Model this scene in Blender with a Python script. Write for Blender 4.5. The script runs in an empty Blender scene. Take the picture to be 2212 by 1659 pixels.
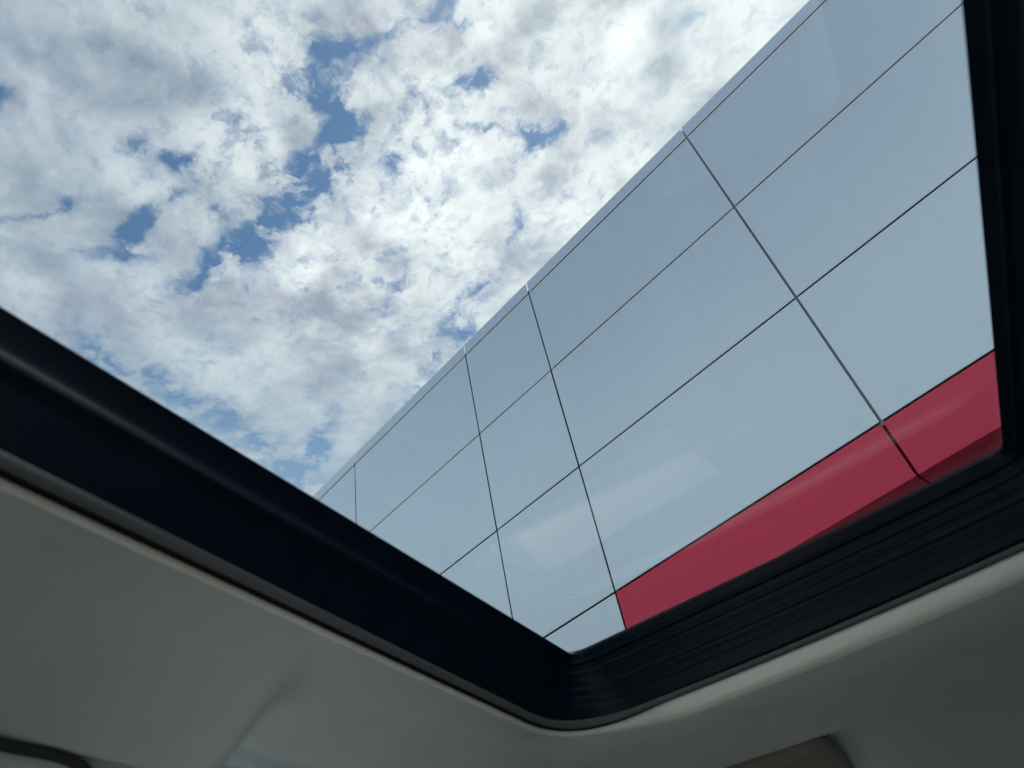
import bpy, bmesh, math, random
from mathutils import Vector, Matrix
random.seed(4)

# ------------------------------------------------------------------ camera
scene = bpy.context.scene
EYE = Vector((0.0, 0.0, 1.03))
cam_d = bpy.data.cameras.new('camera')
cam = bpy.data.objects.new('camera', cam_d)
scene.collection.objects.link(cam)
ROT = Matrix(((0.84611524, 0.45696738, 0.27435345),
              (0.50617922, -0.52768665, -0.68215057),
              (-0.16694791, 0.71605, -0.67779111)))
cam.matrix_world = Matrix.Translation(EYE) @ ROT.to_4x4()
cam_d.sensor_width = 36.0
cam_d.lens = 1559.0 / 2212.0 * 36.0
cam_d.clip_start = 0.02
cam_d.clip_end = 3000.0
cam_d.dof.use_dof = True
cam_d.dof.focus_distance = 9.0
cam_d.dof.aperture_fstop = cam_d.lens / 4.3
scene.camera = cam

# ------------------------------------------------------------------ light
SUN = Vector((0.20, 0.36, 0.86)).normalized()
SUN_EL = math.asin(SUN.z)
SUN_ROT = math.atan2(SUN.x, SUN.y)
sl = bpy.data.lights.new('sun', 'SUN')
sl.energy = 5.0
sl.angle = math.radians(10)
sl.color = (1.0, 0.95, 0.86)
so = bpy.data.objects.new('sun', sl)
scene.collection.objects.link(so)
so.rotation_euler = SUN.to_track_quat('Z', 'Y').to_euler()
scene.view_settings.view_transform = 'Standard'
scene.view_settings.look = 'None'
scene.view_settings.exposure = 0.6
scene.view_settings.gamma = 1.0
scene.view_settings.use_curve_mapping = False
scene.cycles.sample_clamp_indirect = 3.0
scene.cycles.blur_glossy = 1.0
scene.cycles.use_denoising = True
scene.cycles.denoising_prefilter = 'ACCURATE'
scene.cycles.denoising_input_passes = 'RGB_ALBEDO'

# holes in the cloud deck, where each stands in the sky: a point on the plane
# one unit overhead (x/z, y/z of its direction), the inverse of its ellipse, its depth
GAPS = [
 (-0.256, 0.307, 20.49, 23.05, -55.77, 60.06, 1.0),
 (-0.173, 0.334, 26.92, 3.69, -16.71, 121.96, 0.8),
 (-0.108, 0.343, 48.58, 33.59, -38.12, 56.03, 0.85),
 (-0.1, 0.369, 67.39, 45.0, -80.53, 117.63, 0.6),
 (-0.3, 0.359, 43.16, 12.37, -5.83, 32.32, 1.2),
 (-0.339, 0.381, 39.16, 34.21, -38.0, 52.65, 1.0),
 (-0.315, 0.301, 41.09, 37.7, -36.9, 52.63, 0.55),
 (-0.327, 0.32, 60.71, 55.47, -29.93, 42.34, 0.5),
 (-0.231, 0.379, 103.84, 80.88, -35.51, 50.35, 0.5),
 (-0.131, 0.45, 40.01, 5.93, -12.54, 73.29, 1.2),
 (-0.16, 0.51, 31.14, 28.26, -125.66, 120.64, 0.9),
 (-0.076, 0.566, 31.1, 8.2, -24.92, 68.97, 0.9),
 (-0.098, 0.569, 61.04, 34.43, -39.24, 54.17, 0.8),
 (-0.026, 0.545, 27.93, 21.43, -104.35, 104.2, 0.4),
 (-0.308, 0.489, 41.24, 43.55, -27.92, 25.39, 0.7),
 (-0.393, 0.421, 28.61, 15.39, -19.33, 53.37, 0.75),
 (-0.399, 0.391, 45.34, 41.71, -28.64, 39.07, 0.8),
 (-0.404, 0.444, 36.88, 32.56, -42.19, 56.61, 0.6),
 (-0.5, 0.448, 20.55, 3.46, 2.86, 48.9, 1.15),
 (-0.592, 0.456, 22.66, 12.93, -12.49, 49.16, 1.25),
 (-0.682, 0.451, 33.29, 21.28, -26.35, 104.29, 0.9),
 (-0.733, 0.422, 24.86, 17.17, -36.92, 145.38, 0.5),
 (-0.668, 0.328, 34.62, 16.3, -9.89, 104.45, 0.95),
 (-0.612, 0.332, 25.48, 11.96, -14.23, 112.32, 0.8),
 (-0.736, 0.34, 15.12, 21.94, -56.62, 57.24, 0.6),
 (-0.699, 0.343, 49.49, 61.28, -28.84, 37.34, 0.6),
 (-0.711, 0.246, 46.99, 36.47, -39.36, 145.93, 0.75),
 (-0.768, 0.229, 21.73, 25.63, -105.43, 202.61, 0.5),
 (-0.533, 0.297, 29.13, 14.16, -25.67, 139.97, 0.8),
 (-0.524, 0.329, 23.31, 33.88, -54.23, 47.7, 0.65),
 (-0.575, 0.258, 49.35, 60.19, -32.2, 43.98, 0.55),
 (-0.424, 0.32, 71.95, 72.36, -60.81, 84.26, 0.5),
 (-0.411, 0.253, 39.72, 42.1, -46.1, 65.37, 0.35),
 (-0.207, 0.694, 68.42, 40.41, -23.73, 30.96, 0.7),
 (-0.196, 0.726, 77.51, 44.2, -46.43, 60.19, 0.4),
 (-0.435, 0.643, 49.15, 50.53, -18.85, 15.26, 0.55),
 (-0.41, 0.81, 32.05, 11.18, -6.45, 28.45, 0.7),
 (-0.35, 0.757, 34.23, 6.02, -0.76, 60.63, 0.55),
 (-0.48, 0.841, 35.36, 8.43, 0.19, 39.38, 0.5),
 (-0.301, 0.743, 23.4, 38.07, -34.81, 11.42, 0.4),
 (-0.803, 0.881, 23.47, 43.33, -13.23, 1.16, 0.75),
 (-0.926, 0.904, 14.58, 6.76, 0.46, 28.96, 0.7),
 (-0.917, 0.958, 25.17, 23.09, -20.72, 21.55, 0.8),
 (-0.897, 0.7, 5.74, 12.88, -27.88, 1.41, 0.75),
 (-0.925, 0.444, 6.92, 19.18, -51.68, 4.83, 0.85),
 (-0.905, 0.558, 7.65, 19.84, -49.84, 2.5, 0.6),
 (-0.887, 0.824, 19.8, 19.35, -22.8, 24.73, 0.6),
 (-0.64, 0.107, 49.89, 75.56, -39.65, 55.93, 0.7),
 (0.158, 0.541, 41.19, 0.95, -47.92, 181.47, 0.6),
 (-0.575, 0.895, 19.23, 1.25, 10.81, 34.13, 0.45),
 (-0.021, 0.624, 68.58, 33.23, -55.21, 76.21, 0.3),
 (-0.202, 0.437, 88.02, 62.97, -16.97, 23.81, 0.3),
]

LINING = (0.54, 0.595, 0.60)
world = bpy.data.worlds.new('World')
scene.world = world
world.use_nodes = True
WT = world.node_tree
WT.nodes.clear()


class NG:
    """small helper to write node graphs"""
    def __init__(self, tree):
        self.t = tree

    def n(self, kind, **kw):
        nd = self.t.nodes.new(kind)
        for k, v in kw.items():
            setattr(nd, k, v)
        return nd

    def put(self, sock, v):
        if isinstance(v, bpy.types.NodeSocket):
            self.t.links.new(v, sock)
        elif v is not None:
            sock.default_value = v

    def m(self, op, a, b=None, c=None, clamp=False):
        nd = self.n('ShaderNodeMath', operation=op, use_clamp=clamp)
        self.put(nd.inputs[0], a)
        if b is not None:
            self.put(nd.inputs[1], b)
        if c is not None:
            self.put(nd.inputs[2], c)
        return nd.outputs[0]

    def v(self, op, a, b=None, out=0, scale=None):
        nd = self.n('ShaderNodeVectorMath', operation=op)
        self.put(nd.inputs[0], a)
        if b is not None:
            self.put(nd.inputs[1], b)
        if scale is not None:
            self.put(nd.inputs['Scale'], scale)
        return nd.outputs[out]

    def noise(self, vec, scale, detail=4, rough=0.55, out=0, dist=0.0):
        nd = self.n('ShaderNodeTexNoise')
        self.put(nd.inputs['Vector'], vec)
        nd.inputs['Scale'].default_value = scale
        nd.inputs['Detail'].default_value = detail
        nd.inputs['Roughness'].default_value = rough
        nd.inputs['Distortion'].default_value = dist
        return nd.outputs[out]

    def rng(self, x, a, b, c, d, smooth=True):
        nd = self.n('ShaderNodeMapRange', interpolation_type='SMOOTHSTEP' if smooth else 'LINEAR')
        self.put(nd.inputs[0], x)
        for i, q in enumerate((a, b, c, d)):
            nd.inputs[i + 1].default_value = q
        return nd.outputs[0]

    def mix(self, fac, a, b, blend='MIX'):
        nd = self.n('ShaderNodeMix', data_type='RGBA', blend_type=blend)
        self.put(nd.inputs[0], fac)
        self.put(nd.inputs[6], a)
        self.put(nd.inputs[7], b)
        return nd.outputs[2]


def build_world():
    g = NG(WT)
    tc = g.n('ShaderNodeTexCoord')
    d = tc.outputs['Generated']
    sep = g.n('ShaderNodeSeparateXYZ')
    g.put(sep.inputs[0], d)
    zc = g.m('MAXIMUM', sep.outputs[2], 0.06)
    cmb = g.n('ShaderNodeCombineXYZ')
    g.put(cmb.inputs[0], g.m('DIVIDE', sep.outputs[0], zc))
    g.put(cmb.inputs[1], g.m('DIVIDE', sep.outputs[1], zc))
    P = cmb.outputs[0]
    sky = g.n('ShaderNodeTexSky', sky_type='NISHITA')
    sky.sun_disc = False
    sky.sun_elevation = SUN_EL
    sky.sun_rotation = SUN_ROT
    sky.air_density = 1.0
    sky.dust_density = 0.3
    sky.ozone_density = 1.5
    # domain warp, so that the holes have ragged edges
    w1 = g.v('SUBTRACT', g.noise(P, 9.0, 5, 0.6, out=1), (0.5, 0.5, 0.5))
    W = g.v('ADD', P, g.v('SCALE', w1, scale=0.085))
    w2 = g.v('SUBTRACT', g.noise(P, 38.0, 4, 0.6, out=1), (0.5, 0.5, 0.5))
    W = g.v('ADD', W, g.v('SCALE', w2, scale=0.022))
    acc = None
    for cx, cy, a, b, c, e, s in GAPS:
        q = g.v('SUBTRACT', W, (cx, cy, 0))
        u = g.v('DOT_PRODUCT', q, (a, b, 0), out=1)
        v = g.v('DOT_PRODUCT', q, (c, e, 0), out=1)
        r2 = g.m('MULTIPLY_ADD', u, u, g.m('MULTIPLY', v, v))
        k = g.m('POWER', 0.60, r2)
        acc = g.m('MULTIPLY_ADD', k, s * 1.0, acc if acc is not None else 0.0)
    acc = g.m('MULTIPLY', acc, g.rng(g.noise(W, 20.0, 4, 0.55), 0.38, 0.60, 0.35, 1.35))
    band = g.m('POWER', 0.4, g.m('POWER', g.m('MULTIPLY', g.v('LENGTH', g.v('SUBTRACT', P, (-0.42, 0.42, 0)), out=1), 3.6), 2.0))
    patch = g.rng(g.noise(W, 26.0, 5, 0.6), 0.48, 0.68, 0.0, 0.6)
    acc = g.m('MULTIPLY_ADD', band, patch, acc)
    fine = g.noise(W, 42.0, 8, 0.64)          # wisps
    mid = g.noise(W, 15.0, 7, 0.62)
    low = g.noise(P, 2.3, 3, 0.5)
    # the sky beyond the photograph's field: broken cloud towards the horizon
    far = g.rng(mid, 0.50, 0.62, 0.0, 0.5)
    lenP = g.v('LENGTH', g.v('SUBTRACT', P, (-0.5, 0.5, 0)), out=1)
    farmask = g.rng(lenP, 0.9, 1.6, 0.0, 1.0)
    field = g.m('MULTIPLY_ADD', far, farmask, acc)
    soft = g.rng(g.v('LENGTH', g.v('SUBTRACT', P, (-0.66, 0.02, 0)), out=1), 0.22, 0.50, 0.25, 1.0)
    soft = g.m('MULTIPLY', soft, g.rng(g.v('LENGTH', P, out=1), 0.85, 1.15, 1.0, 0.5))
    fa = g.m('MULTIPLY', g.m('SUBTRACT', fine, 0.5), soft)
    field = g.m('ADD', field, g.m('MULTIPLY', fa, 2.3))
    field = g.m('ADD', field, g.m('MULTIPLY', g.m('SUBTRACT', mid, 0.5), 1.3))
    opp = g.v('SUBTRACT', P, OPP)  # unseen blue gap, added behind the viewer to grade the facade's reflection
    oa = g.m('MULTIPLY', g.v('DOT_PRODUCT', opp, tuple(HVEC), out=1), 0.85)
    ob = g.m('MULTIPLY', g.v('DOT_PRODUCT', opp, tuple(NVEC), out=1), 2.6)
    opk = g.m('POWER', 0.4, g.m('MULTIPLY_ADD', oa, oa, g.m('MULTIPLY', ob, ob)))
    field = g.m('MULTIPLY_ADD', opk, 1.05, field)
    blue = g.rng(field, -0.24, 1.20, 0.0, 1.0)
    # cloud brightness: thick grey cores, white thin parts, brighter towards the sun
    cosr = g.v('DOT_PRODUCT', g.v('NORMALIZE', d), tuple(SUNSIDE), out=1)
    glow = g.rng(cosr, 0.72, 0.99, 0.0, 1.0)
    sh = g.m('ADD', g.m('MULTIPLY', g.noise(P, 5.5, 6, 0.5, dist=0.4), 0.8), g.m('MULTIPLY', g.noise(W, 14.0, 6, 0.55), 0.45))
    sh = g.m('ADD', sh, g.m('MULTIPLY', glow, 0.08))
    sh = g.m('ADD', sh, g.m('MULTIPLY', fa, 0.22))
    white = g.rng(sh, 0.46, 0.80, 0.0, 1.0)
    hue = g.rng(low, 0.42, 0.58, 0.0, 1.0)
    grey = g.mix(hue, (0.25, 0.285, 0.36, 1), (0.265, 0.325, 0.385, 1))
    bright = g.mix(glow, (0.46, 0.525, 0.57, 1), (0.74, 0.78, 0.78, 1))
    cloud = g.mix(white, grey, bright)
    lowhaze = g.rng(g.v('LENGTH', P, out=1), 0.75, 1.35, 0.0, 0.65)
    cloud = g.mix(lowhaze, cloud, (0.37, 0.46, 0.52, 1))
    cloud10 = g.v('SCALE', cloud, scale=10.0)
    skyc = g.v('MULTIPLY', sky.outputs[0], SKYTINT)
    haze_k = g.rng(g.v('LENGTH', P, out=1), 0.75, 1.5, 0.0, 0.45)
    skyc = g.mix(haze_k, skyc, (3.2, 4.6, 5.8, 1))
    # hazier, lighter blue lower down
    out = g.mix(blue, cloud10, skyc)
    bg = g.n('ShaderNodeBackground')
    g.put(bg.inputs[0], out)
    bg.inputs[1].default_value = 0.1
    wo = g.n('ShaderNodeOutputWorld')
    WT.links.new(bg.outputs[0], wo.inputs[0])


SUNSIDE = Vector((0.06, 0.52, 0.85)).normalized()
SKYTINT = (0.70, 0.88, 0.90)
HVEC = Vector((-0.9529, 0.3032, 0.0))
NVEC = Vector((0.3032, 0.9529, 0.0))
OPP = (-0.75, -0.48, 0.0)
build_world()

# ------------------------------------------------------------------ helpers
COL = scene.collection


def L(x, y, z):
    """a point given from the eye -> world"""
    return Vector((x, y, z)) + EYE


def link(name, bm, mat, parent=None, smooth=True, angle=None):
    me = bpy.data.meshes.new(name)
    bmesh.ops.recalc_face_normals(bm, faces=bm.faces)
    bm.to_mesh(me)
    bm.free()
    o = bpy.data.objects.new(name, me)
    COL.objects.link(o)
    if isinstance(mat, (list, tuple)):
        for m_ in mat:
            me.materials.append(m_)
    else:
        me.materials.append(mat)
    if smooth:
        me.shade_smooth()
        if angle is not None:
            me.set_sharp_from_angle(angle=math.radians(angle))
    if parent is not None:
        o.parent = parent
        o.matrix_parent_inverse = parent.matrix_world.inverted()
    return o


def empty(name, loc, label, cat, group=None):
    o = bpy.data.objects.new(name, None)
    o.location = loc
    COL.objects.link(o)
    o['label'] = label
    o['category'] = cat
    if group:
        o['group'] = group
    bpy.context.view_layer.update()
    return o


def principled(name, col, rough=0.5, metal=0.0, spec=0.5, coat=0.0, coat_rough=0.1):
    m = bpy.data.materials.new(name)
    m.use_nodes = True
    b = m.node_tree.nodes['Principled BSDF']
    b.inputs['Base Color'].default_value = (*col, 1)
    b.inputs['Roughness'].default_value = rough
    b.inputs['Metallic'].default_value = metal
    b.inputs['Specular IOR Level'].default_value = spec
    b.inputs['Coat Weight'].default_value = coat
    b.inputs['Coat Roughness'].default_value = coat_rough
    return m, b, NG(m.node_tree)


def weave(b, g, col, amount, scale, bump, bscale, coord='Object'):
    """slight tone variation and fine bump"""
    tc = g.n('ShaderNodeTexCoord')
    v = tc.outputs[coord]
    n = g.noise(v, scale, 5, 0.6)
    c2 = tuple(min(1, q * (1 + amount)) for q in col) + (1,)
    c1 = tuple(q * (1 - amount) for q in col) + (1,)
    g.put(b.inputs['Base Color'], g.mix(g.rng(n, 0.3, 0.7, 0, 1), c1, c2))
    if bump:
        bp = g.n('ShaderNodeBump')
        bp.inputs['Strength'].default_value = bump
        bp.inputs['Distance'].default_value = 0.001
        g.put(bp.inputs['Height'], g.noise(v, bscale, 3, 0.6))
        g.put(b.inputs['Normal'], bp.outputs[0])


def box(bm, cx, cy, cz, sx, sy, sz, bevel=0.0, seg=2):
    r = bmesh.ops.create_cube(bm, size=1.0)
    for v in r['verts']:
        v.co = Vector((cx + v.co.x * sx, cy + v.co.y * sy, cz + v.co.z * sz)) + EYE
    if bevel:
        es = list({e for v in r['verts'] for e in v.link_edges})
        bmesh.ops.bevel(bm, geom=es, offset=bevel, segments=seg, affect='EDGES', profile=0.5)


def tube(bm, pts, rad, seg=10, closed=False):
    n = len(pts)
    rings = []
    for i, p in enumerate(pts):
        a = pts[(i - 1) % n] if (closed or i) else p
        b = pts[(i + 1) % n] if (closed or i < n - 1) else p
        t = (b - a).normalized()
        up = Vector((0, 0, 1)) if abs(t.z) < 0.9 else Vector((1, 0, 0))
        s = t.cross(up).normalized()
        u = s.cross(t)
        rings.append([bm.verts.new(p + s * math.cos(k * 2 * math.pi / seg) * rad + u * math.sin(k * 2 * math.pi / seg) * rad) for k in range(seg)])
    for i in range(n if closed else n - 1):
        r0, r1 = rings[i], rings[(i + 1) % n]
        for k in range(seg):
            bm.faces.new((r0[k], r0[(k + 1) % seg], r1[(k + 1) % seg], r1[k]))
    if not closed:
        bm.faces.new(rings[0][::-1])
        bm.faces.new(rings[-1])


def loft(bm, rings, closed=True, uv=False):
    rv = [[bm.verts.new(p) for p in r] for r in rings]
    for a, b in zip(rv, rv[1:]):
        n = len(a)
        for i in range(n if closed else n - 1):
            j = (i + 1) % n
            bm.faces.new((a[i], a[j], b[j], b[i]))
    return rv


def sstep(a, b, x):
    t = max(0.0, min(1.0, (x - a) / (b - a)))
    return t * t * (3 - 2 * t)


# ------------------------------------------------------------------ materials
def mat_panel(name, col, rough, metal, coat):
    m, b, g = principled(name, col, rough, metal, 0.5, coat, 0.18)
    tc = g.n('ShaderNodeTexCoord')
    v = tc.outputs['Object']
    n = g.noise(v, 0.9, 2, 0.5)
    c2 = tuple(q * 1.02 for q in col) + (1,)
    c1 = tuple(q * 0.975 for q in col) + (1,)
    # faint rain streaks, stretched upright
    mp = g.n('ShaderNodeMapping')
    mp.inputs['Scale'].default_value = (9, 9, 0.35)
    g.put(mp.inputs[0], v)
    st = g.noise(mp.outputs[0], 1.2, 2, 0.5)
    k = g.m('ADD', g.m('MULTIPLY', n, 0.6), g.m('MULTIPLY', st, 0.4))
    g.put(b.inputs['Base Color'], g.mix(g.rng(k, 0.3, 0.7, 0, 1), c1, c2))
    b.inputs['Roughness'].default_value = rough
    return m


M_SILVER = mat_panel('silver_cladding', (0.775, 0.855, 0.89), 0.30, 0.62, 0.0)
M_RED = mat_panel('red_cladding', (0.72, 0.042, 0.10), 0.6, 0.0, 0.0)
M_JOINT, b_, g_ = principled('joint_aluminium', (0.22, 0.25, 0.25), 0.45, 0.6)
M_REDJOINT, b_, g_ = principled('red_joint', (0.13, 0.008, 0.022), 0.9, spec=0.0)
M_DARK, b_, g_ = principled('cavity_black', (0.012, 0.013, 0.016), 0.9, spec=0.1)
M_RENDER, b_, g_ = principled('dark_render', (0.20, 0.20, 0.20), 0.8)
weave(b_, g_, (0.20, 0.20, 0.20), 0.12, 3, 0.3, 60)
M_ASPH, b_, g_ = principled('concrete_yard', (0.24, 0.235, 0.225), 0.9)
weave(b_, g_, (0.24, 0.235, 0.225), 0.15, 2, 0.6, 90)
M_PAVE, b_, g_ = principled('concrete_paving', (0.30, 0.29, 0.27), 0.85)
weave(b_, g_, (0.30, 0.29, 0.27), 0.15, 4, 0.5, 80)
M_PAINT, b_, g_ = principled('road_paint', (0.75, 0.75, 0.72), 0.7)
M_LINING, b_, g_ = principled('woven_lining', LINING, 0.92, spec=0.2)
b_.inputs['Sheen Weight'].default_value = 0.15
weave(b_, g_, LINING, 0.04, 7, 0.35, 900)
M_VISOR, b_, g_ = principled('visor_vinyl', (0.24, 0.22, 0.20), 0.7, spec=0.3)
weave(b_, g_, (0.24, 0.22, 0.20), 0.04, 9, 0.3, 700)
M_LIP, b_, g_ = principled('glint_cream', (0.84, 0.83, 0.76), 0.30, spec=0.6)  # pale cream that carries the lining edge's sun glint in its colour
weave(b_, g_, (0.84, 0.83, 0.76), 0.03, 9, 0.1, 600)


def mat_black():
    m = bpy.data.materials.new('black_frame_plastic')
    m.use_nodes = True
    t = m.node_tree
    t.nodes.clear()
    g = NG(t)
    tc = g.n('ShaderNodeTexCoord')
    n = g.noise(tc.outputs['Object'], 14.0, 5, 0.6)
    df = g.n('ShaderNodeBsdfDiffuse')
    g.put(df.inputs[0], g.mix(g.rng(n, 0.3, 0.7, 0, 1), (0.0014, 0.0080, 0.0180, 1), (0.0020, 0.0100, 0.0220, 1)))
    gl = g.n('ShaderNodeBsdfGlossy')
    gl.inputs['Roughness'].default_value = 0.36
    mx = g.n('ShaderNodeMixShader')
    mx.inputs[0].default_value = 0.02
    t.links.new(df.outputs[0], mx.inputs[1])
    t.links.new(gl.outputs[0], mx.inputs[2])
    o = g.n('ShaderNodeOutputMaterial')
    t.links.new(mx.outputs[0], o.inputs[0])
    return m


M_BLACK = mat_black()
M_RUBBER, b_, g_ = principled('rubber', (0.006, 0.007, 0.008), 0.65, spec=0.15)
M_SEAL, b_, g_ = principled('door_seal_rubber', (0.035, 0.038, 0.04), 0.7, spec=0.2)
M_TRIM, b_, g_ = principled('grey_trim', (0.11, 0.115, 0.115), 0.6, spec=0.4)
M_PAINTCAR, b_, g_ = principled('car_paint', (0.05, 0.055, 0.065), 0.3, 0.5, coat=1.0, coat_rough=0.03)
M_CHROME, b_, g_ = principled('chrome', (0.85, 0.86, 0.88), 0.12, 1.0)
M_DASH, b_, g_ = principled('dash_dark', (0.13, 0.13, 0.13), 0.6)
weave(b_, g_, (0.13, 0.13, 0.13), 0.1, 9, 0.4, 500)
M_PAD, b_, g_ = principled('dash_leather', (0.60, 0.57, 0.52), 0.6)
weave(b_, g_, (0.60, 0.57, 0.52), 0.08, 160, 0.6, 420)
M_CARD, b_, g_ = principled('door_card_vinyl', (0.20, 0.195, 0.185), 0.6)
weave(b_, g_, (0.20, 0.195, 0.185), 0.06, 9, 0.3, 500)
M_SEAT, b_, g_ = principled('seat_fabric', (0.50, 0.51, 0.50), 0.8)
weave(b_, g_, (0.50, 0.51, 0.50), 0.1, 9, 0.4, 500)

M_REARSEAT, b_, g_ = principled('rear_seat_fabric', (0.13, 0.135, 0.14), 0.85)
weave(b_, g_, (0.13, 0.135, 0.14), 0.1, 9, 0.4, 500)


def mat_glass(name, tint, F0=0.043):
    """thin pane: lets light straight through, mirrors more at grazing angles"""
    m = bpy.data.materials.new(name)
    m.use_nodes = True
    t = m.node_tree
    t.nodes.clear()
    g = NG(t)
    geo = g.n('ShaderNodeNewGeometry')
    c = g.m('ABSOLUTE', g.v('DOT_PRODUCT', geo.outputs['Normal'], geo.outputs['Incoming'], out=1))
    k = g.m('SUBTRACT', 1.0, c)
    k5 = g.m('POWER', k, 5.0)
    f = g.m('MULTIPLY_ADD', k5, 1.0 - F0, F0, clamp=True)
    tr = g.n('ShaderNodeBsdfTransparent')
    tr.inputs[0].default_value = (*tint, 1)
    gl = g.n('ShaderNodeBsdfGlossy')
    gl.inputs['Roughness'].default_value = 0.0
    mx = g.n('ShaderNodeMixShader')
    g.put(mx.inputs[0], f)
    t.links.new(tr.outputs[0], mx.inputs[1])
    t.links.new(gl.outputs[0], mx.inputs[2])
    o = g.n('ShaderNodeOutputMaterial')
    t.links.new(mx.outputs[0], o.inputs[0])
    return m


M_GLASS = mat_glass('roof_glass', (0.985, 1.0, 0.995), 0.105)
M_FRONTWIN = mat_glass('front_window_glass', (0.55, 0.58, 0.57))
M_SCREEN = mat_glass('screen_glass', (0.95, 0.97, 0.96))
M_WINDOW = mat_glass('window_glass', (0.30, 0.33, 0.33))

# ------------------------------------------------------------------ ground
bm = bmesh.new()
for a, b, z in ((-1500, 1500, 0.0),):
    vs = [bm.verts.new((x, y, z)) for x, y in ((a, a), (b, a), (b, b), (a, b))]
    bm.faces.new(vs)
o = link('ground', bm, M_ASPH, smooth=False)
o['kind'] = 'structure'

# ------------------------------------------------------------------ building
HD = Vector((-0.952913937, 0.303240877, 0.0))    # along the facade, to the left in the photo
ND = Vector((0.303240877, 0.952913937, 0.0))     # from the car into the building
DIST = 4.4


def F(u, v, w=0.0):
    """facade point: u, v in units of the facade distance, w metres into the wall"""
    return EYE + ND * (DIST + w) + HD * (u * DIST) + Vector((0, 0, v * DIST))


bld = empty('shop_building', Vector((F(0.2, 0).x, F(0.2, 0).y, 0)),
            'silver metal panelled building with a red band, seen above the car through the sunroof', 'building')


def wbox(name, u0, u1, v0, v1, w0, w1, mat, bevel=0.0, parent=bld, gap=(0, 0, 0, 0)):
    """box on the facade; gap = metres trimmed at u0, u1, v0, v1"""
    ua, ub = u0 * DIST + gap[0], u1 * DIST - gap[1]
    va, vb = v0 * DIST + gap[2], v1 * DIST - gap[3]
    bm = bmesh.new()
    r = bmesh.ops.create_cube(bm, size=1.0)
    org = EYE + ND * DIST
    for v in r['verts']:
        a = ua if v.co.x < 0 else ub
        b = w0 if v.co.y < 0 else w1
        c = va if v.co.z < 0 else vb
        v.co = org + HD * a + ND * b + Vector((0, 0, c))
    if bevel:
        bmesh.ops.bevel(bm, geom=bm.edges[:], offset=bevel, segments=2, affect='EDGES', profile=0.5)
    return link(name, bm, mat, parent, smooth=bool(bevel), angle=50)


US = [-1.95, -1.69, -1.158, -0.890, -0.359, 0.172, 0.703, 0.9645, 1.516, 1.775]   # column joints, right to left in the photo
VS = [1.4615, 1.4195, 1.138, 0.8575, 0.5755]                                 # row joints, top down
VLOW = [0.5755, 0.294, 0.013, -0.234]
GV, GH = 0.011, 0.0095       # half gaps
U_RED = 0.703
V_RED = 0.4805
rnd = random.Random(3)


def panel(name, u0, u1, v0, v1, mat, gh_top=GH, gh_bot=GH, e0=GV, e1=GV, tilt=0.0):
    """folded cladding panel with its tiny fitting tolerance"""
    o = wbox(name, u0, u1, v0, v1, 0.0, 0.0045, mat, 0.0012, gap=(e0, e1, gh_bot, gh_top))
    me = o.data
    c = sum((v.co for v in me.vertices), Vector()) / len(me.vertices)
    rz = rnd.uniform(-0.0022, 0.0022)
    rx = rnd.uniform(-0.0022, 0.0022) + tilt
    R_ = Matrix.Rotation(rz, 3, 'Z') @ Matrix.Rotation(rx, 3, HD)
    for v in me.vertices:
        v.co = c + R_ @ (v.co - c)
    return o


nU = len(US) - 1
for i in range(nU):
    e0 = 0.0 if i == 0 else GV
    e1 = 0.0 if i == nU - 1 else GV
    wide = US[i + 1] - US[i]
    panel('parapet_panel', US[i], US[i + 1], VS[1], VS[0], M_SILVER, 0.0, 0.011, e0, e1, 0.05)
    for r in range(1, 4):
        panel('wall_panel', US[i], US[i + 1], VS[r + 1], VS[r], M_SILVER, 0.008 if r == 1 else GH, GH, e0, e1)
    if US[i] >= U_RED - 1e-6:
        for r in range(3):
            panel('wall_panel', US[i], US[i + 1], VLOW[r + 1], VLOW[r], M_SILVER, GH, GH, e0, e1)
    else:
        panel('red_fascia_panel', US[i], US[i + 1], V_RED, VS[4], M_RED, GH, 0.0, e0, e1)
# red soffit panels, running back from the foot of the red band
for i in range(nU):
    if US[i] < U_RED - 1e-6:
        wbox('red_soffit_panel', US[i], US[i + 1], V_RED, V_RED + 0.006, 0.005, 1.3, M_RED, 0.0015,
             gap=(0.009, 0.009, 0.0, 0.0))
# upright joint strips set in the gaps
for u in US[1:-1]:
    low = V_RED if u < U_RED - 1e-6 else VLOW[-1]
    if u < U_RED - 1e-6:
        wbox('joint_strip', u, u, VS[4] - 0.0045, VS[0] - 0.0055, 0.018, 0.05, M_JOINT, gap=(-GV - 0.004, -GV - 0.004, 0, 0))
        wbox('red_joint_strip', u, u, V_RED + 0.0012, VS[4] - 0.005, 0.020, 0.05, M_REDJOINT, gap=(-GV - 0.004, -GV - 0.004, 0, 0))
        wbox('red_joint_strip', u, u, V_RED + 0.0015, V_RED + 0.010, 0.051, 1.3, M_REDJOINT, gap=(-GV, -GV, 0, 0))
    else:
        wbox('joint_strip', u, u, low, VS[0] - 0.0055, 0.030, 0.05, M_JOINT, gap=(-GV - 0.004, -GV - 0.004, 0, 0))
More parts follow.
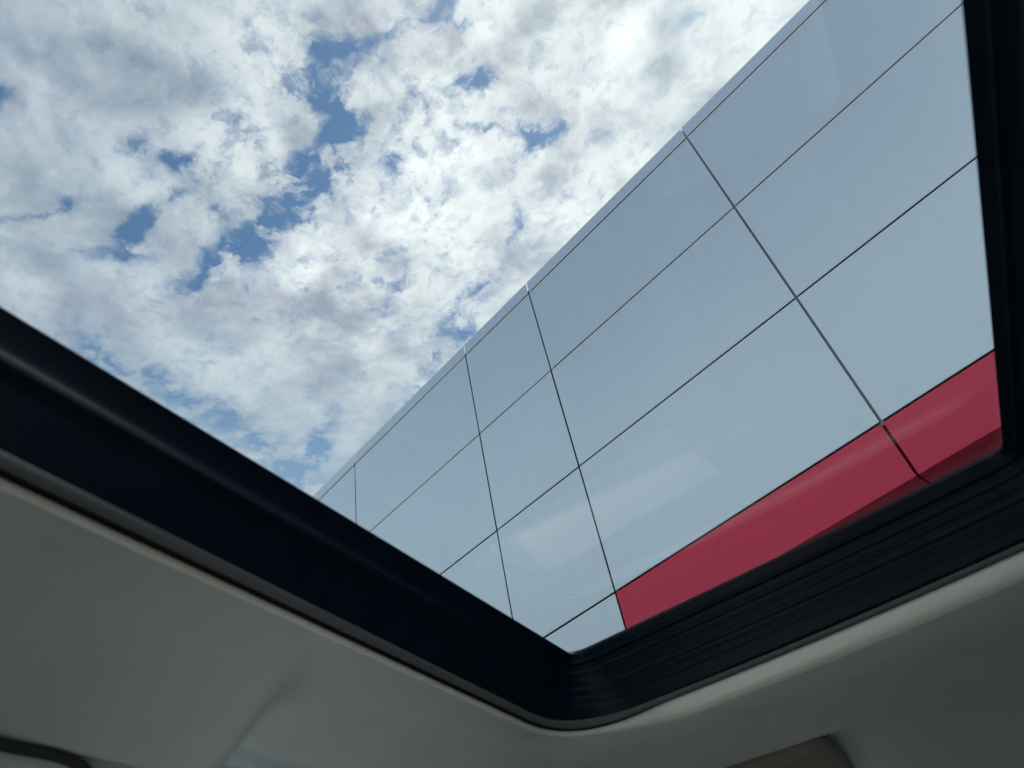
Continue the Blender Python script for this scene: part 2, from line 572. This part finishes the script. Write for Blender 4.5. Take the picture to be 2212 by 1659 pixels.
# the wall behind the cladding, the roof and the recessed ground floor
wbox('backing_wall', US[0], US[-1], V_RED + 0.012, VS[0] - 0.008, 0.075, 0.30, M_DARK, gap=(0.01, 0.01, 0, 0))
wbox('backing_wall', U_RED, US[-1], -0.234, V_RED + 0.0115, 0.075, 0.30, M_DARK, gap=(0.01, 0.01, 0, 0))
wbox('roof_slab', US[0], US[-1], 1.30, 1.36, 0.31, 14.0, M_RENDER, gap=(0.02, 0.02, 0, 0))
wbox('side_wall', US[-1] - 0.006, US[-1], -0.234, VS[0], 0.031, 14.0, M_SILVER)
wbox('side_wall', US[0], US[0] + 0.006, -0.234, VS[0], 0.031, 14.0, M_SILVER)
wbox('rear_wall', US[0], US[-1], -0.234, VS[0], 14.01, 14.3, M_RENDER)
wbox('recessed_wall', US[0], U_RED, -0.234, V_RED + 0.004, 1.31, 1.45, M_RENDER, gap=(0.1, 0, 0, 0))
for i in range(nU):
    if US[i] < U_RED - 1e-6:
        wbox('shop_window', US[i], US[i + 1], -0.16, 0.33, 1.27, 1.305, M_WINDOW, gap=(0.15, 0.15, 0, 0))

# pavement along the foot of the building
bm = bmesh.new()
org = EYE + ND * DIST - Vector((0, 0, EYE.z))
pv = []
for a, b in ((-9.5, -1.6), (9.2, -1.6), (9.2, 1.4), (-9.5, 1.4)):
    pv.append(org + HD * a + ND * b)
top = [bm.verts.new(p + Vector((0, 0, 0.12))) for p in pv]
bot = [bm.verts.new(p + Vector((0, 0, -0.05))) for p in pv]
bm.faces.new(top)
for i in range(4):
    bm.faces.new((bot[i], bot[(i + 1) % 4], top[(i + 1) % 4], top[i]))
o = link('pavement', bm, M_PAVE, smooth=False)
o['kind'] = 'structure'

# ------------------------------------------------------------------ car
XC = -0.12
car = empty('car', Vector((XC, 1.0, 0.0)), 'car seen from inside, grey roof lining round a wide black-framed glass sunroof', 'car')


def corner_loop(corners, radii, nside=150, ncorner=16, bows=None):
    """rounded polygon with the same number of points for every call"""
    n = len(corners)
    pts = []
    for i in range(n):
        p = Vector(corners[i])
        a = Vector(corners[i - 1])
        b = Vector(corners[(i + 1) % n])
        r = radii[i]
        s = p + (a - p).normalized() * r
        e = p + (b - p).normalized() * r
        for k in range(ncorner + 1):
            t = k / ncorner
            pts.append((1 - t) ** 2 * s + 2 * t * (1 - t) * p + t * t * e)
        q = b + (p - b).normalized() * radii[(i + 1) % n]
        for k in range(1, nside):
            t = k / nside
            w = e.lerp(q, t)
            if bows:
                w = w + Vector(bows[i]) * (4 * t * (1 - t))
            pts.append(w)
    return pts


# order: front left, front right, rear right, rear left (x to the right, y forward)
GL = corner_loop([(-0.5425, 1.343), (0.2973, 1.2352), (0.296, -0.62), (-0.538, -0.62)],
                 [0.026, 0.026, 0.05, 0.05], bows=[(0, 0.004), (0, 0), (0, 0), (0, 0)])
HL = corner_loop([(-0.608, 1.406), (0.3825, 1.289), (0.40, -0.74), (-0.541, -0.74)],
                 [0.18, 0.14, 0.13, 0.13], bows=[(0, 0.0135), (0, 0), (0, 0), (0, 0)])
NP = len(GL)
ZG, ZH = 0.570, 0.450


def outward(loop, i):
    a, b = loop[i - 1], loop[(i + 1) % len(loop)]
    t = (b - a).normalized()
    return Vector((-t.y, t.x))      # clockwise loop seen from above -> outward is to the left


def crown(x):
    """gentle crown of the roof across the car"""
    return 0.0


def sun_frame_ring(s, dz, rib):
    out = []
    for i in range(NP):
        w = max(sstep(0.3, 0.9, outward(GL, i).y), sstep(0.3, 0.9, outward(GL, i).x))
        swell = 0.0037 * math.exp(-((s - 0.42) / 0.075) ** 2) * (1 - w)
        n_ = outward(GL, i) * (-(rib * w + swell))
        p = GL[i].lerp(HL[i], s) + n_
        out.append(L(p.x, p.y, ZG + (ZH - ZG) * (s ** 1.15) + dz - (rib * w + swell) * 0.4))
    return out


# the black well between glass and lining, stepped and ribbed lengthwise
prof = [(0.0, 0.0012, 0), (0.0, 0.0, 0), (0.02, -0.0002, 0), (0.06, -0.0005, 0), (0.10, 0.0, 0)]
for c, hgt in ((0.17, 0.0055), (0.33, 0.0022), (0.46, 0.0016), (0.58, 0.0022), (0.70, 0.0014), (0.80, 0.0012)):
    for k in range(-4, 5):
        prof.append((c + k * 0.011, 0.0, hgt * math.cos(k / 4 * math.pi / 2) ** 2))
prof += [(0.88, 0.0, 0), (0.93, 0.0, 0), (0.985, 0.0, 0), (1.0, 0.006, 0)]
bm = bmesh.new()
loft(bm, [sun_frame_ring(s, dz, rb) for s, dz, rb in prof])
link('sunroof_frame', bm, M_BLACK, car)

# glass pane with real thickness, resting above the frame
bm = bmesh.new()
GB = [GL[i] + outward(GL, i) * 0.02 for i in range(NP)]
t1 = [bm.verts.new(L(p.x, p.y, ZG + 0.0045)) for p in GB]
t2 = [bm.verts.new(L(p.x, p.y, ZG + 0.0095)) for p in GB]
bm.faces.new(t1[::-1])
bm.faces.new(t2)
for i in range(NP):
    j = (i + 1) % NP
    bm.faces.new((t1[i], t1[j], t2[j], t2[i]))
link('sunroof_glass', bm, M_GLASS, car, smooth=False)


# welt: thin grey strip, groove, then the rolled lip of the lining
def side_w(i):
    """1 on the front edge, 0 along the sides"""
    o_ = outward(HL, i)
    return sstep(0.55, 0.95, o_.y) * sstep(-0.56, -0.36, HL[i].x) * (1 - sstep(0.24, 0.36, HL[i].x))


def ring(d, z, dfront=None, zfront=None):
    out = []
    for i in range(NP):
        w = side_w(i)
        dd = d if dfront is None else d + (dfront - d) * w
        zz = z if zfront is None else z + (zfront - z) * w
        p = HL[i] + outward(HL, i) * dd
        out.append(L(p.x, p.y, ZH + zz))
    return out


bm = bmesh.new()
loft(bm, [ring(-0.001, 0.012), ring(-0.0015, 0.002), ring(0.0, -0.006, 0.0, -0.003), ring(0.003, -0.0085, 0.003, -0.005), ring(0.007, -0.006, 0.007, -0.003), ring(0.008, 0.010)])
link('welt_strip', bm, M_TRIM, car)
bm = bmesh.new()
loft(bm, [ring(0.005, -0.004, 0.005, -0.002), ring(0.0085, -0.009, 0.0085, -0.005), ring(0.0135, -0.010, 0.012, -0.004)])
link('rubber_seal', bm, M_RUBBER, car)


XL, XR, YF, YR = -0.80, 0.56, 2.02, -1.25


def lining_z(x, y):
    a = abs(x - XC)
    z = -0.046 - 0.014 * sstep(1.05, 1.35, y)
    if a > 0.50:
        z -= 1.78 * (a - 0.50) ** 1.8
    if y > 1.6:
        z -= 0.03 * (y - 1.6) + 0.60 * (y - 1.6) ** 2
    if y < -0.85:
        z -= 0.25 * (y + 0.85) ** 2
    # moulded pocket that takes the folded visor
    z += 0.030 * sstep(1.70, 1.76, y) * (1 - sstep(1.95, 2.02, y)) * (1 - sstep(-0.165, -0.095, x)) * sstep(-0.74, -0.68, x)
    # shallow moulded swells across the header
    z += 0.006 * math.exp(-((y - 1.54 - 0.1 * x) / 0.055) ** 2)
    z -= 0.004 * math.exp(-((y - 1.68 - 0.1 * x) / 0.06) ** 2)
    return z


def pillar_shift(x, y):
    """the centre pillar trim runs up into the lining and swells it inwards"""
    a = abs(x - XC)
    k = sstep(0.49, 0.63, a)
    step = sstep(0.30, 0.60, y) * (1 - sstep(0.672, 0.735, y))
    roll = math.exp(-((y - 0.655) / 0.024) ** 2)
    dip = sstep(0.675, 0.735, y) * (1 - sstep(0.95, 1.4, y))
    return k * (0.012 * step + 0.024 * roll - 0.044 * dip)


OUTER = corner_loop([(XL, YF), (XR, YF), (XR, YR), (XL, YR)], [0.12, 0.12, 0.1, 0.1])
NT = 96
bm = bmesh.new()
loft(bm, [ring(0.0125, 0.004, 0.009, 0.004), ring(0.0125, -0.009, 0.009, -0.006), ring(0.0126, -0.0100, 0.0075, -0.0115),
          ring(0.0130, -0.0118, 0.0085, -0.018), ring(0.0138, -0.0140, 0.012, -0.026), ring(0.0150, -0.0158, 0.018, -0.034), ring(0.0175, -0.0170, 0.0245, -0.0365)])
link('glint_lip', bm, M_LIP, car)  # rolled lip of the lining, its sunlit highlight put into the colour
bm = bmesh.new()
rings = [ring(0.0170, -0.014, 0.024, -0.032), ring(0.0173, -0.0178, 0.0242, -0.0375), ring(0.020, -0.0195, 0.027, -0.0395)]
base = [HL[i] + outward(HL, i) * (0.030 + (0.038 - 0.030) * side_w(i)) for i in range(NP)]
for k in range(NT + 1):
    t = k / NT
    r = []
    for i in range(NP):
        p = base[i].lerp(OUTER[i], t)
        z = lining_z(p.x, p.y)
        dd = (p - base[i]).length
        z = z + (-0.0215 - 0.0195 * side_w(i) - z) * math.exp(-dd / 0.065)
        sx = pillar_shift(p.x, p.y)
        nx = -math.copysign(1, p.x - XC)
        r.append(L(p.x + nx * sx * 0.8, p.y, ZH + z - sx * 0.6))
    rings.append(r)
loft(bm, rings)
link('roof_lining', bm, M_LINING, car)


def rail_z(y):
    return ZH + lining_z(XL, y)


# door surround below the lining, with its weather seal, both sides
def surround(sgn):
    xw = XC + sgn * (XC - XL)

    def X(z):                      # sides lean outwards going down
        return xw + sgn * max(0.0, (rail_z(0.5) - z)) * 0.33
    top = rail_z(0.5)
    bm = bmesh.new()
    # pillars: (y centre at top, y centre at bottom, width)
    for yt, yb, w in ((1.98, 2.80, 0.10), (0.70, 0.66, 0.19), (-0.75, -0.95, 0.26)):
        ring0 = []
        pts = []
        for k in range(9):
            t = k / 8
            z = top + 0.02 - t * (top + 0.27)
            yc = yt + (yb - yt) * t
            flare = 0.10 * (1 - sstep(0, 0.22, t))
            w_ = w / 2 + flare * 0.6
            pts.append((z, yc, w_))
        prev = None
        for z, yc, w_ in pts:
            row = []
            for a_, off in ((-1, 0.045), (-0.85, 0.008), (-0.4, -0.006), (0.4, -0.006), (0.85, 0.008), (1, 0.045)):
                row.append(bm.verts.new(L(X(z) + sgn * off, yc + a_ * w_, z)))
            if prev:
                for q in range(5):
                    bm.faces.new((prev[q], prev[q + 1], row[q + 1], row[q]))
            prev = row
    # cant rail over the doors
    prev = None
    for k in range(41):
        y = YR + (YF - YR) * k / 40
        z0 = rail_z(y)
        row = [bm.verts.new(L(X(z0) - sgn * 0.002, y, z0 + 0.02)), bm.verts.new(L(X(z0) + sgn * 0.004, y, z0 - 0.035)),
               bm.verts.new(L(X(z0) + sgn * 0.03, y, z0 - 0.05)), bm.verts.new(L(X(z0) + sgn * 0.07, y, z0 - 0.04))]
        if prev:
            for q in range(3):
                bm.faces.new((prev[q], prev[q + 1], row[q + 1], row[q]))
        prev = row
    link('door_surround', bm, M_LINING, car)
    # weather seal arch over the rear door
    pts = []
    for k in range(30):
        y = -0.70 + 1.18 * k / 29
        z = rail_z(y) - 0.006
        pts.append(Vector((X(z) - sgn * 0.006, y, z)))
    for k in range(1, 9):
        a = k / 8 * math.pi / 2
        pts.append(Vector((X(pts[29].z) - sgn * 0.006, 0.48 + 0.09 * math.sin(a), pts[29].z - 0.09 * (1 - math.cos(a)))))
    z1 = pts[-1].z
    for k in range(1, 9):
        z = z1 - k * 0.055
        pts.append(Vector((X(z) - sgn * 0.006, 0.57 - 0.004 * k, z)))
    bm = bmesh.new()
    tube(bm, [L(*p) for p in pts], 0.0065, 10)
    link('door_seal', bm, M_SEAL, car)
    # side glass
    for y0, y1 in ((0.78, 2.5), (-0.62, 0.60)):
        bm = bmesh.new()
        z0, z1_ = -0.26, top - 0.03
        sl_ = 0.7 if y1 > 1 else 0.0
        c = [(y0, z0), (y1 + sl_, z0), (y1, z1_), (y0, z1_)]
        f1 = [bm.verts.new(L(X(z) + sgn * 0.045, y, z)) for y, z in c]
        f2 = [bm.verts.new(L(X(z) + sgn * 0.050, y, z)) for y, z in c]
        bm.faces.new(f1)
        bm.faces.new(f2[::-1])
        for q in range(4):
            bm.faces.new((f1[q], f1[(q + 1) % 4], f2[(q + 1) % 4], f2[q]))
        link('side_window', bm, M_FRONTWIN if y1 > 1 else M_WINDOW, car, smooth=False)


surround(-1)
surround(1)


def quadslab(name, pts, th, mat):
    bm = bmesh.new()
    P_ = [L(*p) for p in pts]
    nrm = (P_[1] - P_[0]).cross(P_[2] - P_[0]).normalized() * th
    a = [bm.verts.new(p) for p in P_]
    b = [bm.verts.new(p + nrm) for p in P_]
    n = len(P_)
    bm.faces.new(a[::-1])
    bm.faces.new(b)
    for i in range(n):
        bm.faces.new((a[i], a[(i + 1) % n], b[(i + 1) % n], b[i]))
    return link(name, bm, mat, car, smooth=False)


ZW = ZH + lining_z(XC, YF) - 0.02
quadslab('windscreen', [(-1.02, 3.20, -0.20), (0.78, 3.20, -0.20), (0.60, 2.07, ZW), (-0.84, 2.07, ZW)], 0.005, M_SCREEN)
quadslab('rear_window', [(0.74, -1.75, -0.15), (-0.98, -1.75, -0.15), (-0.84, -1.30, 0.40), (0.60, -1.30, 0.40)], 0.005, M_WINDOW)

# outer roof skin with the same opening
bm = bmesh.new()
RO = corner_loop([(XL - 0.04, YF + 0.06), (XR + 0.04, YF + 0.06), (XR + 0.04, YR - 0.06), (XL - 0.04, YR - 0.06)], [0.12] * 4)
GO = [GL[i] + outward(GL, i) * 0.026 for i in range(NP)]


def skin(t, dz):
    r = []
    for i in range(NP):
        p = GO[i].lerp(RO[i], t)
        a = abs(p.x - XC)
        z = ZG + 0.012 - 3.0 * max(0, a - 0.44) ** 2.0 - 0.07 * max(0, p.y - 1.3) ** 2 - 0.12 * max(0, -0.6 - p.y) ** 2
        r.append(L(p.x, p.y, z + dz))
    return r


loft(bm, [skin(0, -0.006)] + [skin(k / 14, 0) for k in range(15)] + [skin(k / 14, -0.006) for k in range(14, -1, -1)])
bmesh.ops.remove_doubles(bm, verts=bm.verts[:], dist=1e-5)
link('roof_panel', bm, M_PAINTCAR, car)
# black edge between the skin and the frame: closes the gap round the glass
bm = bmesh.new()


def gring(d, z):
    return [L(*(GL[i] + outward(GL, i) * d), ZG + z) for i in range(NP)]


loft(bm, [gring(0.0005, 0.0013), gring(0.018, 0.0042), gring(0.024, 0.004), gring(0.024, 0.016), gring(0.0205, 0.016), gring(0.0205, 0.0042)])
link('glass_seal', bm, M_RUBBER, car)

# sun visor folded up against the header
def visor():
    x0, x1, y0, y1 = -0.66, -0.185, 1.725, 1.95
    out = corner_loop([(x0, y1), (x1, y1), (x1, y0), (x0, y0)], [0.03, 0.03, 0.075, 0.06], nside=20, ncorner=10)
    n = len(out)
    bm = bmesh.new()
    ctr = Vector(((x0 + x1) / 2, (y0 + y1) / 2))

    def vz(p):
        return ZH + lining_z(p.x, 1.70) - 0.04 * (p.y - 1.7) - 0.45 * (p.y - 1.7) ** 2 + 0.004
    rr = []
    for s, dz in ((0.97, 0.012), (1.0, 0.004), (1.0, -0.010), (0.985, -0.018), (0.95, -0.021), (0.7, -0.022), (0.35, -0.022), (0.05, -0.022)):
        r = []
        for p in out:
            # shrink by distance rather than by ratio near the rim
            q = ctr + (p - ctr) * s
            r.append(L(q.x, q.y, vz(q) + dz))
        rr.append(r)
    rv = loft(bm, rr)
    bm.faces.new(rv[-1])
    bm.faces.new(rv[0][::-1])
    return link('sun_visor', bm, M_VISOR, car)


sv = visor()

# lower body, floor, dashboard, seats and wheels
bm = bmesh.new()
yy = [(-1.95, 0.86, -0.45), (-1.75, 0.93, -0.16), (-0.9, 0.98, -0.24), (0.7, 0.99, -0.26), (2.0, 0.99, -0.26), (2.95, 0.97, -0.22), (3.6, 0.93, -0.32), (3.95, 0.84, -0.45)]
prev = None
for y, hw, zt in yy:
    zt2 = zt
    row = [L(XC - hw + 0.05, y, -0.80), L(XC - hw - 0.0, y, -0.65), L(XC - hw - 0.01, y, -0.42), L(XC - hw + 0.04, y, zt2),
           L(XC - hw + 0.10, y, zt2 - 0.01), L(XC - hw + 0.12, y, -0.78),
           L(XC + hw - 0.12, y, -0.78), L(XC + hw - 0.10, y, zt2 - 0.01),
           L(XC + hw - 0.04, y, zt2), L(XC + hw + 0.01, y, -0.42), L(XC + hw, y, -0.65), L(XC + hw - 0.05, y, -0.80)]
    vs = [bm.verts.new(p) for p in row]
    if prev:
        for q in range(len(vs)):
            q2 = (q + 1) % len(vs)
            bm.faces.new((prev[q], prev[q2], vs[q2], vs[q]))
    else:
        bm.faces.new(vs[::-1])
    prev = vs
bm.faces.new(prev)
link('body', bm, M_PAINTCAR, car, angle=40)
quadslab('bonnet', [(-1.0, 3.0, -0.215), (-0.92, 3.62, -0.31), (0.68, 3.62, -0.31), (0.76, 3.0, -0.215)][::-1], 0.012, M_PAINTCAR)

bm = bmesh.new()
box(bm, XC, 2.40, -0.36, 1.74, 1.15, 0.48, 0.05, 3)
link('dashboard', bm, M_DASH, car, angle=60)
bm = bmesh.new()
PADS = [(-0.985, 1.914), (-0.247, 1.751), (-0.206, 2.066), (-0.61, 2.127), (-0.75, 2.175), (-0.889, 2.18), (-0.96, 2.13)]
a = [bm.verts.new(L(x, y, -0.100)) for x, y in PADS]
b = [bm.verts.new(L(x, y, -0.122)) for x, y in PADS]
bm.faces.new(a)
bm.faces.new(b[::-1])
for i in range(len(PADS)):
    j = (i + 1) % len(PADS)
    bm.faces.new((a[i], a[j], b[j], b[i]))
link('instrument_hood', bm, M_PAD, car, smooth=False)
bm = bmesh.new()
tube(bm, [L(-0.985, 1.910, -0.098), L(-0.247, 1.747, -0.098)], 0.005, 8)
link('trim_strip', bm, M_LIP, car)
bm = bmesh.new()
tube(bm, [L(0.317, 1.72, -0.10), L(0.566, 1.726, -0.10)], 0.0025, 8)
link('trim_strip', bm, M_LIP, car)
bm = bmesh.new()
tube(bm, [L(-0.842 + 0.078 * math.cos(k * math.pi / 24), 0.153 + 0.078 * math.sin(k * math.pi / 24), -0.10) for k in range(48)], 0.002, 8, closed=True)
link('trim_ring', bm, M_LIP, car)
bm = bmesh.new()
box(bm, -0.87, 0.15, -0.16, 0.20, 0.60, 0.11, 0.03, 3)
link('door_armrest', bm, M_DASH, car, angle=60)
for sx in (-0.52, 0.28):
    for y in (1.0, -0.35):
        bm = bmesh.new()
        box(bm, sx, y, -0.47, 0.50, 0.52, 0.16, 0.05, 3)
        link('seat', bm, M_SEAT if y > 0 else M_REARSEAT, car, angle=60)
        bm = bmesh.new()
        r = bmesh.ops.create_cube(bm, size=1.0)
        for v in r['verts']:
            v.co = L(sx + v.co.x * 0.48, y - 0.28 + v.co.y * 0.12 - (v.co.z + 0.5) * 0.14, -0.42 + (v.co.z + 0.5) * (0.46 if y > 0 else 0.30))
        bmesh.ops.bevel(bm, geom=bm.edges[:], offset=0.045, segments=3, affect='EDGES', profile=0.5)
        link('seat_back', bm, M_SEAT if y > 0 else M_REARSEAT, car, angle=60)
for sx in (-1, 1):
    for y in (-0.95, 3.0):
        cx = XC + sx * 0.86
        def wheel_ring(prf, nseg=32):
            return [[Vector((cx + sx * dx, y + r_ * math.cos(k * 2 * math.pi / nseg), 0.34 + r_ * math.sin(k * 2 * math.pi / nseg))) for k in range(nseg)] for dx, r_ in prf]
        bm = bmesh.new()
        loft(bm, wheel_ring([(0.0, 0.24), (-0.01, 0.30), (0.03, 0.335), (0.17, 0.335), (0.21, 0.30), (0.20, 0.23)]))
        ty = link('tyre', bm, M_RUBBER, car)
        bm = bmesh.new()
        rv = loft(bm, wheel_ring([(0.19, 0.235), (0.15, 0.21), (0.12, 0.10), (0.16, 0.06)]))
        bm.faces.new(rv[-1])
        link('rim', bm, M_CHROME, car)

# floor carpet and door cards
bm = bmesh.new()
box(bm, XC, 0.3, -0.755, 1.70, 3.2, 0.03, 0.008)
link('floor', bm, M_CARD, car, angle=60)
for sx in (-1, 1):
    bm = bmesh.new()
    box(bm, XC + sx * 0.835, 0.45, -0.50, 0.04, 2.7, 0.44, 0.012)
    link('door_card', bm, M_CARD, car, angle=60)
